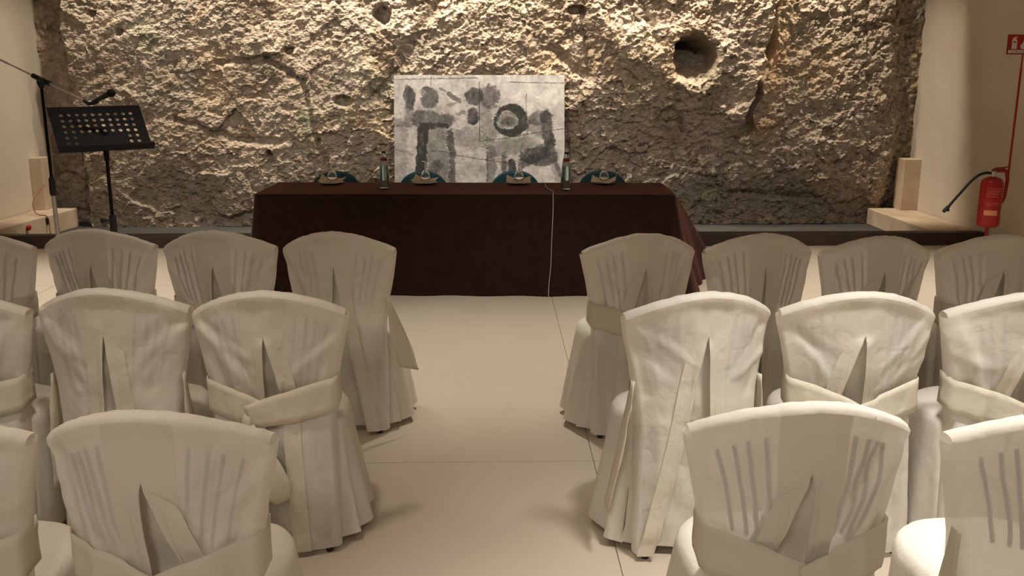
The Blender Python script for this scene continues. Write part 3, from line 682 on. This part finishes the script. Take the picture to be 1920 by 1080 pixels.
# ================================================================== fire extinguisher on its red stand
def extinguisher():
    Y0 = 8.22
    st = empty('extinguisher_stand', (4.36, Y0, 0), label='red tubular floor stand carrying the fire extinguisher sign', cat='stand')
    B().lathe([(0.15, 0), (0.155, 0.008), (0.15, 0.016), (0.02, 0.022)], 28).build('base', M['red'], st, smooth=True)
    pth = [(0, 0, .015), (0, 0, .30), (0, 0.0, .40)]
    B().tube([(-.005, 0.045, .015), (-.005, .045, .44), (0.01, .04, .455), (0.05, .035, .465), (0.092, .03, .50), (0.108, .028, .55), (0.115, .028, .64), (0.118, .028, .70), (0.10, .03, .765), (0.065, .035, .785), (0.01, .04, .785)], 0.016, 12).build('frame_tube', M['red'], st, smooth=True)
    B().tube([(0.119, .028, .68), (0.122, .028, 1.64)], 0.0095).tube([(0.122, .028, 1.64), (0.122, .028, 1.90)], 0.007).build('pole', M['red'], st, smooth=True)
    sg = B().box(-.10, .10, 0, .004, 0, .162).build('sign', M['signdark'], st); sg.location = (0.072, 0.012, 1.752)
    def flat(name, pts, m, d):
        V = [(x, -d, z) for x, z in pts]; return link(name, mesh(name, V, [tuple(range(len(V)))]), m, sg, False)
    flat('sign_field', [(-.094, .006), (.094, .006), (.094, .156), (-.094, .156)], M['signred'], .0006)
    flat('text_strip', [(-.088, .010), (.088, .010), (.088, .036), (-.088, .036)], M['signwhite'], .0010)
    flat('extinguisher_symbol', [(-.062, .044), (-.018, .044), (-.018, .110), (-.024, .120), (-.030, .124), (-.030, .132), (-.020, .140), (-.022, .146), (-.040, .142), (-.056, .132), (-.064, .112), (-.060, .112), (-.052, .122), (-.048, .122), (-.056, .118), (-.062, .110)], M['signwhite'], .0010)
    flat('symbol_band', [(-.053, .096), (-.026, .096), (-.026, .108), (-.053, .108)], M['signred'], .0014)
    flat('flame_symbol', [(.020, .044), (.060, .044), (.074, .060), (.076, .082), (.066, .108), (.064, .094), (.056, .120), (.046, .138), (.046, .118), (.036, .128), (.036, .108), (.026, .090), (.024, .078), (.012, .082), (.012, .062)], M['signwhite'], .0010)
    tcu = bpy.data.curves.new('sign_text', 'FONT'); tcu.body = 'ESTINTORE'; tcu.size = 0.027; tcu.align_x = 'CENTER'
    to = bpy.data.objects.new('tmp', tcu); COL.objects.link(to); bpy.context.view_layer.update()
    tm = bpy.data.meshes.new_from_object(to.evaluated_get(bpy.context.evaluated_depsgraph_get())); bpy.data.objects.remove(to)
    tx = link('sign_text', tm, M['signdark'], sg, False); tx.location = (0, -.0016, .0135); tx.rotation_euler = (R(90), 0, 0)
    # extinguisher, hung in front of the tube, leaning a hair
    e = empty('fire_extinguisher', (4.287, Y0 - 0.085, 0.300), 0, label='red fire extinguisher with black hose by the right wall', cat='fire extinguisher')
    B().lathe([(0.045, 0), (0.075, 0.004), (0.090, 0.022), (0.0925, 0.035), (0.0925, 0.365), (0.088, 0.392), (0.068, 0.418), (0.034, 0.432), (0.024, 0.436)], 36).build('cylinder', M['red'], e, smooth=True)
    B().lathe([(0.02, .436), (0.02, .455), (0.026, .458), (0.026, .475), (0.016, .482)], 18).build('valve', M['chrome'], e, smooth=True)
    B().tube([(-.012, 0, .478), (0.0, 0, .492), (.05, 0, .507), (.125, 0, .515)], [0.011, 0.012, 0.008, 0.005], 8).build('lever', M['brass'], e, smooth=True)
    B().tube([(-.005, 0, .47), (.05, 0, .478), (.085, 0, .472)], [0.010, 0.008, 0.006], 8).build('carry_handle', M['red'], e, smooth=True)
    h = B().tube(spline([(-.020, -.005, .465), (-.075, -.01, .466), (-.135, -.015, .445), (-.20, -.02, .39), (-.265, -.02, .31), (-.325, -.02, .235), (-.37, -.02, .175)], 8), 0.0115, 10).build('hose', M['blackplastic'], e, smooth=True)
    B().tube([(-.365, -.02, .182), (-.385, -.02, .157), (-.408, -.02, .135)], [0.015, 0.018, 0.014], 10).tube([(-.385, -.02, .157), (-.360, -.02, .146)], 0.012, 8).build('nozzle', M['blackplastic'], h, smooth=True)
    def curved(name, a0, a1, z0, z1, m, rr=0.0932):
        V = []; n = 12
        for z in (z0, z1):
            for k in range(n + 1):
                a = R(a0 + (a1 - a0) * k / n); V.append((rr * math.sin(a), -rr * math.cos(a), z))
        link(name, mesh(name, V, grid_faces(2, n + 1)), m, e)
    for k, (z, a0, a1) in enumerate(((.338, -50, 35), (.318, -50, 30), (.303, -44, 20), (.288, -50, 28), (.270, -50, 5), (.215, -50, 30), (.198, -50, 30))):
        curved('print_line', a0, a1, z, z + .006, M['labelpink'])
    curved('print_mark', -18, -2, .236, .252, M['signwhite']) if False else None
    curved('orange_label', -52, 14, .112, .152, M['labelorange']); curved('orange_label_border', -54, 16, .108, .156, M['labelpink'], .0929)
    curved('white_label', 48, 80, .26, .34, M['white']); curved('white_label', 48, 78, .105, .165, M['white'])
extinguisher()

# ================================================================== covered chairs
ZC = 0.942; CROWN = 0.092; HEM = 0.022
WZ = ([0, .25, .47, .60, .75, .86, 1.0], [.214, .205, .198, .208, .238, .259, .262])
CZ = ([0, .45, .86, 1.0], [.035, .065, .11, .11])
def Wf(z): return np.interp(z, *WZ)
def ztop(u): return ZC - CROWN * np.abs(u) ** 1.9
def covered_chair(loc, rz, label, seed, tie='tied', apex=0.80, wl=0.10, wr=0.22, group='cream covered chairs', wf=1.0, fl=(0, 0)):
    tied = tie in ('tied', 'cross')
    rs = np.random.RandomState(seed)
    Wf = lambda z: wf * np.interp(z, *WZ)
    root = empty('covered_chair', (loc[0], loc[1], 0), rz, label=label, cat='chair', group=group)
    # creases: segments in the (x,z) plane of the back with gaussian profile
    cre = []
    for s in (-1, 1):
        for k in range(4):      # from shoulder towards the middle / waist
            a = np.array([s * (0.24 - 0.01 * rs.rand()), 0.86 - 0.05 * k * rs.rand()]); b = np.array([s * (0.03 + 0.13 * rs.rand()), 0.60 + 0.13 * rs.rand()])
            cre.append((a, b, 0.014 + 0.010 * rs.rand(), (0.005 + 0.006 * rs.rand()) * rs.choice([-1, 1])))
        for k in range(3 if tied else 1):      # pulls up from the sash
            a = np.array([s * (0.06 + 0.13 * rs.rand()), 0.60]); b = a + np.array([s * (0.02 + .05 * rs.rand()), 0.08 + 0.10 * rs.rand()])
            cre.append((a, b, 0.015 + 0.008 * rs.rand(), 0.009 * rs.choice([-1, 1])))
        for k in range(2):      # lower panel
            a = np.array([s * (0.05 + 0.12 * rs.rand()), 0.50]); b = np.array([s * (0.05 + 0.14 * rs.rand()), 0.05 + .2 * rs.rand()])
            cre.append((a, b, 0.015 + 0.012 * rs.rand(), 0.009 * rs.choice([-1, 1])))
    ph = rs.rand() * 50
    def wr_disp(x, z):
        d = 0.010 * fbm(x * 5 + ph, z * 4, seed, 3) + 0.0035 * fbm(x * 16 + ph, z * 9, seed + 3, 3)
        for a, b, wd, am in cre:
            v = b - a; L2 = v @ v
            t = ((x - a[0]) * v[0] + (z - a[1]) * v[1]) / L2
            tt = np.clip(t, 0, 1); dd = np.hypot(x - a[0] - tt * v[0], z - a[1] - tt * v[1])
            d = d + am * np.exp(-(dd / wd) ** 2) * (1 - 0.6 * tt)
        return d
    def yback(u, z, wrk=True):
        x = Wf(z) * u
        y = np.interp(z, *CZ) * u * u
        if tied:
            y = y + (0.030 - 0.012 * u * u) * np.exp(-((z - 0.555) / 0.10) ** 2)
        damp = sstep(0.0, 0.05, ztop(u) - z)
        if wrk: y = y + wr_disp(x, z) * damp
        return y
    g = lambda z: np.clip((apex - z) / apex, 0, 1) ** 0.95
    V = []; F = []; MI = []
    nv = 78; nh = 35; nb = 12
    vv = np.linspace(0, 1, nv)[:, None]; aa = np.linspace(0, 1, nh)[None, :]
    z0 = HEM + vv * (ZC - HEM)
    pinch = 0.55 if tied else 1.0
    gz = g(z0)
    if tied: gz = np.minimum(gz, 0.30) / 0.30 * np.where(z0 < .55, np.clip(1 + (.55 - z0) * 0.6, 1, 1.3), 1.0)
    uL = -wl * gz; uR = wr * gz
    halves = []
    for side_ in (-1, 1):
        ue = -uL if side_ < 0 else uR                      # slit edge, measured outwards
        bd = np.maximum(0.31, ue + 0.07)                   # border of the double centre band
        a1 = np.linspace(0, 1, nb + 1)[None, :]; a2 = np.linspace(0, 1, nh - nb)[None, 1:]
        uo = np.concatenate([ue + (bd - ue) * a1, bd + (1 - bd) * a2], 1)
        u = -uo[:, ::-1] if side_ < 0 else uo
        z = HEM + vv * (ztop(u) - HEM)
        y = yback(u, z)
        y = y - 0.011 * np.exp(-((ztop(u) - z - 0.004) / 0.022) ** 2)
        ed = np.abs(u - (uL if side_ < 0 else uR)) * Wf(z)
        y = y - 0.010 * np.exp(-(ed / 0.022) ** 2) * sstep(0, 0.12, gz)
        halves.append((u, z, y))
    # fold-back strip at the slit edges, so the pleat has a thick edge
    def add_grid(X, Y, Z, flip=False, mi=None):
        o = len(V); nr, nc = X.shape
        V.extend(np.stack([X, Y, Z], -1).reshape(-1, 3).tolist())
        for i in range(nr - 1):
            for j in range(nc - 1):
                q = (o + i * nc + j, o + i * nc + j + 1, o + (i + 1) * nc + j + 1, o + (i + 1) * nc + j)
                F.append(q[::-1] if flip else q); MI.append(0 if mi is None else int(mi[i, j]))
    for k, (u, z, y) in enumerate(halves):
        um = 0.25 * (u[:-1, :-1] + u[1:, :-1] + u[:-1, 1:] + u[1:, 1:]); zm = 0.5 * (z[:-1, :-1] + z[1:, 1:])
        add_grid(Wf(z) * u, y, z, mi=np.broadcast_to((np.arange(nh - 1)[None, :] >= nh - 1 - nb) if k == 0 else (np.arange(nh - 1)[None, :] < nb), um.shape))
        e = -1 if k == 0 else 0
        ue, ze, ye = u[:, e], z[:, e], y[:, e]
        s = -1 if k == 0 else 1
        fr = sstep(0, 0.1, g(ze))
        cols = [(0, 0), (0.004, 0.006), (0.030, 0.009), (0.055, 0.014)]
        X = np.stack([Wf(ze) * ue + s * cx * fr for cx, cy in cols], 1); Y = np.stack([ye + cy * fr for cx, cy in cols], 1); Zs = np.stack([ze] * 4, 1)
        add_grid(X, Y, Zs, mi=np.ones((nv - 1, 3)))
    # top rim and front layer
    uu = np.linspace(-1, 1, 2 * nh - 1)[None, :]
    T0 = 0.046
    rim_w = 0.003 * fbm(uu * 9 + ph, uu * 0, seed + 9, 3)
    ytop = np.interp(ztop(uu), *CZ) * uu * uu - 0.011
    ph_ = np.linspace(0, math.pi, 8)[:, None]
    Yr = ytop + (T0 + 0.011) * (1 - np.cos(ph_)) / 2; Zr = ztop(uu) + (0.016 + rim_w) * np.sin(ph_) ** 0.8; Xr = Wf(ztop(uu)) * uu + 0 * ph_
    add_grid(Xr, Yr, Zr)
    def gap(z): return np.where(z > .47, T0 + (0.86 - np.minimum(z, .86)) * 0.16, T0 + .39 * .16 - (0.47 - z) * 0.11)
    nf = 14
    tv = np.linspace(0, 1, nf)[:, None]
    Zf = ztop(uu) + (0.455 - ztop(uu)) * tv
    Yf = np.interp(Zf, *CZ) * uu * uu + T0 + (ztop(uu) - Zf) * 0.16 + 0.006 * fbm(uu * 4 + ph, Zf * 6, seed + 21, 3)
    add_grid(Wf(Zf) * uu, Yf, Zf)
    # side strips
    for s in (-1, 1):
        k = 0 if s < 0 else 1
        u, z, y = halves[k]; e = 0 if s < 0 else -1
        ze, ye = z[:, e], y[:, e]; x = Wf(ze) * s
        tt = np.linspace(0, 1, 6)[None, :]
        gg = gap(ze)[:, None]
        yf = np.interp(ze, *CZ)[:, None] + gg
        Y = ye[:, None] * (1 - tt) + yf * tt
        bulge = 0.010 * np.sin(tt * math.pi) * (1 + 0.5 * fbm(ze[:, None] * 7, tt + ph, seed + 31, 2))
        add_grid(x[:, None] + s * bulge + 0 * Y, Y, np.repeat(ze[:, None], 6, 1), flip=(s < 0))
    me = mesh('back_cover', V, F)
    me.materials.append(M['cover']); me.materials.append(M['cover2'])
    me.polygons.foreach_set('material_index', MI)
    bm = bmesh.new(); bm.from_mesh(me); bmesh.ops.remove_doubles(bm, verts=bm.verts, dist=0.0004); bm.to_mesh(me); bm.free()
    link('back_cover', me, None, root)
    # inner pleat seen through the slit
    zz = np.linspace(HEM + .012, apex + 0.03, 34)[:, None]; tt = np.linspace(0, 1, 12)[None, :]
    gzz = np.interp(zz, z0[:, 0], gz[:, 0])
    ul = -wl * gzz - 0.20; ur = wr * gzz + 0.20; u = ul + (ur - ul) * tt
    yy = yback(u, zz, False) + 0.026 + 0.007 * fbm(u * 4 + ph, zz * 9, seed + 41, 3) + 0.004 * np.sin(zz * 34 + u * 8 + ph) + 0.02 * gzz
    o_ = np.stack([Wf(zz) * u, yy, np.broadcast_to(zz, u.shape)], -1)
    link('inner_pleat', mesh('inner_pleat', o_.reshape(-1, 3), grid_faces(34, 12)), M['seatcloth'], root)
    # hem seams beside the slit
    for k, (u, z, y) in enumerate(halves):
        e = -6 if k == 0 else 5
        pts = [(float(Wf(z[i, e]) * u[i, e]), float(y[i, e]) - 0.0006, float(z[i, e])) for i in range(0, int(nv * (apex - .06) / ZC), 2)]
        B().tube(pts, 0.0011, 4).build('seam', M['seam'], root, smooth=True)
    # seat cushion with skirt
    na = 72; an = np.linspace(0, 2 * math.pi, na, endpoint=False)
    ca, sa = np.cos(an), np.sin(an)
    ex = np.sign(ca) * np.abs(ca) ** 0.72; ey = np.sign(sa) * np.abs(sa) ** 0.72
    rows = []; cy = 0.275
    nz_ = 0.008 * fbm(ca * 2 + ph, sa * 2, seed + 51, 3)
    for q, zq in ((0.02, .492), (.35, .491), (.65, .487), (.85, .479), (.95, .468), (.995, .452), (1.01, .435)):
        rows.append(np.stack([0.228 * q * ex, cy + 0.225 * q * ey, zq + nz_ * (q > .2) * 0.6 + 0 * ca], -1))
    nf_ = 11 + rs.randint(0, 4); fo = np.sin(an * nf_ + 1.5 * np.sin(an * 2 + ph) + ph)
    for t in np.linspace(0.06, 1, 12):
        zq = 0.435 - t * (0.435 - 0.03) + (0.006 * fo if t == 1 else 0)
        rr = 1.01 + 0.055 * t + 0.038 * t ** 0.8 * fo * sstep(0.0, 0.5, t)
        x = 0.228 * rr * ex; y = cy + 0.225 * rr * ey
        x = x + np.where(x > 0, fl[1], -fl[0]) * t * np.clip(np.abs(ex), 0, 1) * (1 + 0.25 * fo)
        rows.append(np.stack([x, y, zq + 0 * x], -1))
    A = np.concatenate(rows, 0)
    lim = np.interp(A[:, 2], [0, .45], [.060, .085]) + np.interp(A[:, 2], *CZ) * np.clip(A[:, 0] / 0.2, -1.2, 1.2) ** 2
    A[:, 1] = np.maximum(A[:, 1], lim)
    link('seat_cover', mesh('seat_cover', A, grid_faces(len(rows), na, 0, True) + [tuple(range(na))[::-1]]), M['seatcloth'], root)
    # wooden frame: legs, rail and spindles against the back of the cloth
    for sx in (-1, 1):
        B().tube([(sx * .178, .052, 0), (sx * .175, .085, .45)], [0.013, 0.017], 8).build('leg', M['darkwood'], root, smooth=True)
        B().tube([(sx * .185, .44, 0), (sx * .18, .42, .43)], [0.013, 0.017], 8).build('leg', M['darkwood'], root, smooth=True)
    for sx in (-1, 1):
        for k, uq in enumerate((0.40, 0.55, 0.67, 0.82)):
            u0 = sx * uq; zs = np.linspace(0.62, float(ztop(u0)) - 0.055, 24)
            pts = [(float(Wf(z) * u0 * (0.86 + 0.14 * (z - .6) / .3)), float(yback(u0, z)) + 0.0085 + 0.08 * max(0, 0.70 - z), float(z)) for z in zs]
            B().tube(pts, 0.0052, 6).build('spindle', M['darkwood'], root, smooth=True)
    # sash
    def ribbon(C, Wv, mname='sash', nw=6, wob=0.004):
        """C list of centre points, Wv list of half-width vectors"""
        C = np.array(C); Wv = np.array(Wv); t = np.linspace(-1, 1, nw)
        P = C[:, None, :] + Wv[:, None, :] * t[None, :, None]
        nrm = np.cross(np.gradient(C, axis=0), Wv); nrm /= (np.linalg.norm(nrm, axis=1)[:, None] + 1e-9)
        ii, jj = np.meshgrid(np.arange(len(C)), np.arange(nw), indexing='ij')
        P = P + nrm[:, None, :] * (wob * fbm(ii * 0.25 + ph, jj * 0.7, seed + 61, 3))[..., None]
        return P
    def put(name, P, parent=root):
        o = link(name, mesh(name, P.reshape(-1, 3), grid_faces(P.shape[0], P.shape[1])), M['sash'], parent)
        m = o.modifiers.new('thick', 'SOLIDIFY'); m.thickness = 0.0025; m.offset = 0
        return o
    if tied:
        for s in (-1, 1):
            C = []; Wv = []
            for t in np.linspace(0, 1, 5)[:-1]:      # round the side of the chair
                C.append((s * (float(Wf(.575)) + 0.016), 0.17 - 0.105 * t, 0.590 - 0.012 * t)); Wv.append((0, 0, 0.058))
            for t in np.linspace(0, 1, 20):
                u = s * (1.0 - t * (1.34 if tie == 'cross' and s > 0 else 1.02))
                hw = 0.060 - 0.022 * t ** 2.2; zc = 0.576 - 0.052 * t ** 1.3
                yb = min(float(yback(u, zc)), float(yback(u, zc + hw)), float(yback(u, zc - hw))) - 0.010 - 0.006 * t - (0.006 if s > 0 else 0) * t
                C.append((float(Wf(zc)) * u * (1.0 + 0.035 * (1 - t)), yb, zc)); Wv.append((-s * 0.012 * t, 0, hw))
            put('sash', ribbon(C, Wv))
        yk = float(yback(0, 0.52)) - 0.020
        K = []; kx = -0.070 if tie == 'cross' else -0.006
        for i in range(9):
            for j in range(14):
                a = math.pi * i / 8; b = 2 * math.pi * j / 14; r_ = 1 + 0.14 * math.sin(3 * b + a * 2 + ph)
                K.append((kx + 0.018 * math.sin(a) * math.cos(b) * r_, yk + 0.014 * math.sin(a) * math.sin(b), 0.500 + 0.036 * math.cos(a) * r_))
        link('knot', mesh('knot', K, grid_faces(9, 14, 0, True)), M['sash'], root)
        tails = ((1, 0.27, 0.20),) if tie == 'cross' else ((1, 0.25 + .06 * rs.rand(), 0.10), (-1, 0.20 + .05 * rs.rand(), 0.05))
        for s, ln_, sp in tails:
            C = []; Wv = []
            for t in np.linspace(0, 1, 16):
                zc = 0.495 - ln_ * t; xx = kx + s * sp * 0.55 * t
                hw = 0.026 + 0.026 * min(1, t * 1.8)
                if t > .85: hw *= 1 - (t - .85) / .15 * 0.55
                C.append((xx, yk - 0.016 - 0.012 * math.sin(t * 3) - (0.010 if s > 0 else 0), zc)); Wv.append((hw, 0.006 * s, hw * 0.35 * s))
            put('sash_tail', ribbon(C, Wv))
    else:
        for s in (-1, 1):
            if tie == 'right' and s < 0: continue
            if tie == 'left' and s > 0: continue
            ln_ = 0.42 + 0.1 * rs.rand(); C = []; Wv = []
            for t in np.linspace(0, 1, 16):
                zc = 0.66 - ln_ * t - 0.02
                C.append((s * (float(Wf(.6)) + 0.020 + (0.075 if fl[0 if s < 0 else 1] > 0 else 0.02) * t ** 1.2), 0.095 + 0.03 * t, zc)); hw = 0.020 + 0.036 * min(1, 1.6 * t)
                if tie == 'flap' and s > 0:      # wide loose end standing away from the chair
                    C[-1] = (float(Wf(.6)) + 0.018 + 0.085 * t, 0.090 + 0.02 * t, 0.64 - 0.34 * t); hw = 0.012 + 0.050 * min(1, 1.5 * t); Wv.append((hw * 0.62, hw * 0.6, -hw * 0.30))
                else: Wv.append((-s * 0.010 * t, hw, -0.30 * hw * t))
            put('sash_tail', ribbon(C, Wv, wob=0.008))
    return root

CH = [
 # loc, rot, tie, apex, wl, wr, label
 ((-0.712, 4.199), -6, 'flap', .80, .10, .62, 'cream covered chair in front row, left of aisle, nearest the aisle'),
 ((-1.255, 4.238), -3, 'tied', .80, .10, .22, 'cream covered chair in front row, second left from the aisle'),
 ((-1.823, 4.292), -4, 'tied', .79, .06, .26, 'cream covered chair in front row, before the music stand'),
 ((-2.372, 4.27), -5, 'tied', .79, .10, .2, 'cream covered chair in front row at the left picture edge'),
 ((0.677, 4.129), 9, 'tied', .80, .26, .10, 'shaded cream covered chair in front row, right of aisle, nearest the aisle'),
 ((1.204, 4.119), 3, 'left', .81, .24, .06, 'shaded cream covered chair in front row, second right from aisle'),
 ((1.703, 4.042), 1, 'tied', .80, .26, .06, 'shaded cream covered chair in front row, third right from aisle'),
 ((2.240, 4.070), 2, 'tied', .80, .26, .08, 'shaded cream covered chair in front row, below the fire extinguisher'),
 ((-0.761, 3.069), 0, 'cross', .80, .05, .24, 'cream covered chair in middle row, left of aisle, crossed sash and hanging tail'),
 ((-1.306, 3.118), -1, 'loose', .80, .22, .36, 'cream covered chair in middle row, second left from aisle, sash untied'),
 ((-1.850, 3.10), -3, 'tied', .80, .1, .2, 'cream covered chair in middle row at the left picture edge'),
 ((0.712, 3.023), 9, 'loose', .81, .78, .16, 'bright cream covered chair in middle row, right of aisle, wide open slit'),
 ((1.231, 3.020), -3, 'tied', .81, .30, .06, 'bright cream covered chair in middle row, second right from aisle, tied sash'),
 ((1.79, 3.002), 3, 'tied', .80, .26, .06, 'bright cream covered chair in middle row at the right picture edge'),
 ((-0.767, 1.952), -4, 'tied', .80, .02, .34, 'large cream covered chair nearest the camera, left of the aisle'),
 ((-1.312, 1.951), -2, 'tied', .80, .1, .2, 'cream covered chair nearest the camera, cut off at left picture edge'),
 ((0.713, 1.975), 1, 'tied', .79, .36, .02, 'large cream covered chair nearest the camera, right of the aisle'),
 ((1.296, 1.920), 3, 'loose', .76, .06, .06, 'cream covered chair nearest the camera, cut off at right picture edge'),
]
for i, (l, rz, tie, ap, wl, wr, lb) in enumerate(CH):
    aisle = abs(l[0]) < 0.9
    covered_chair(l, R(rz), lb, 1000 + 37 * i, tie, ap, wl, wr, 'cream covered chairs left of the aisle' if l[0] < 0 else 'cream covered chairs right of the aisle',
                  0.94 if (l[1] > 4.0 and l[0] > 1) else 1.0, (0, 0.05) if aisle and l[0] < 0 else (0.05, 0) if aisle else (0, 0))
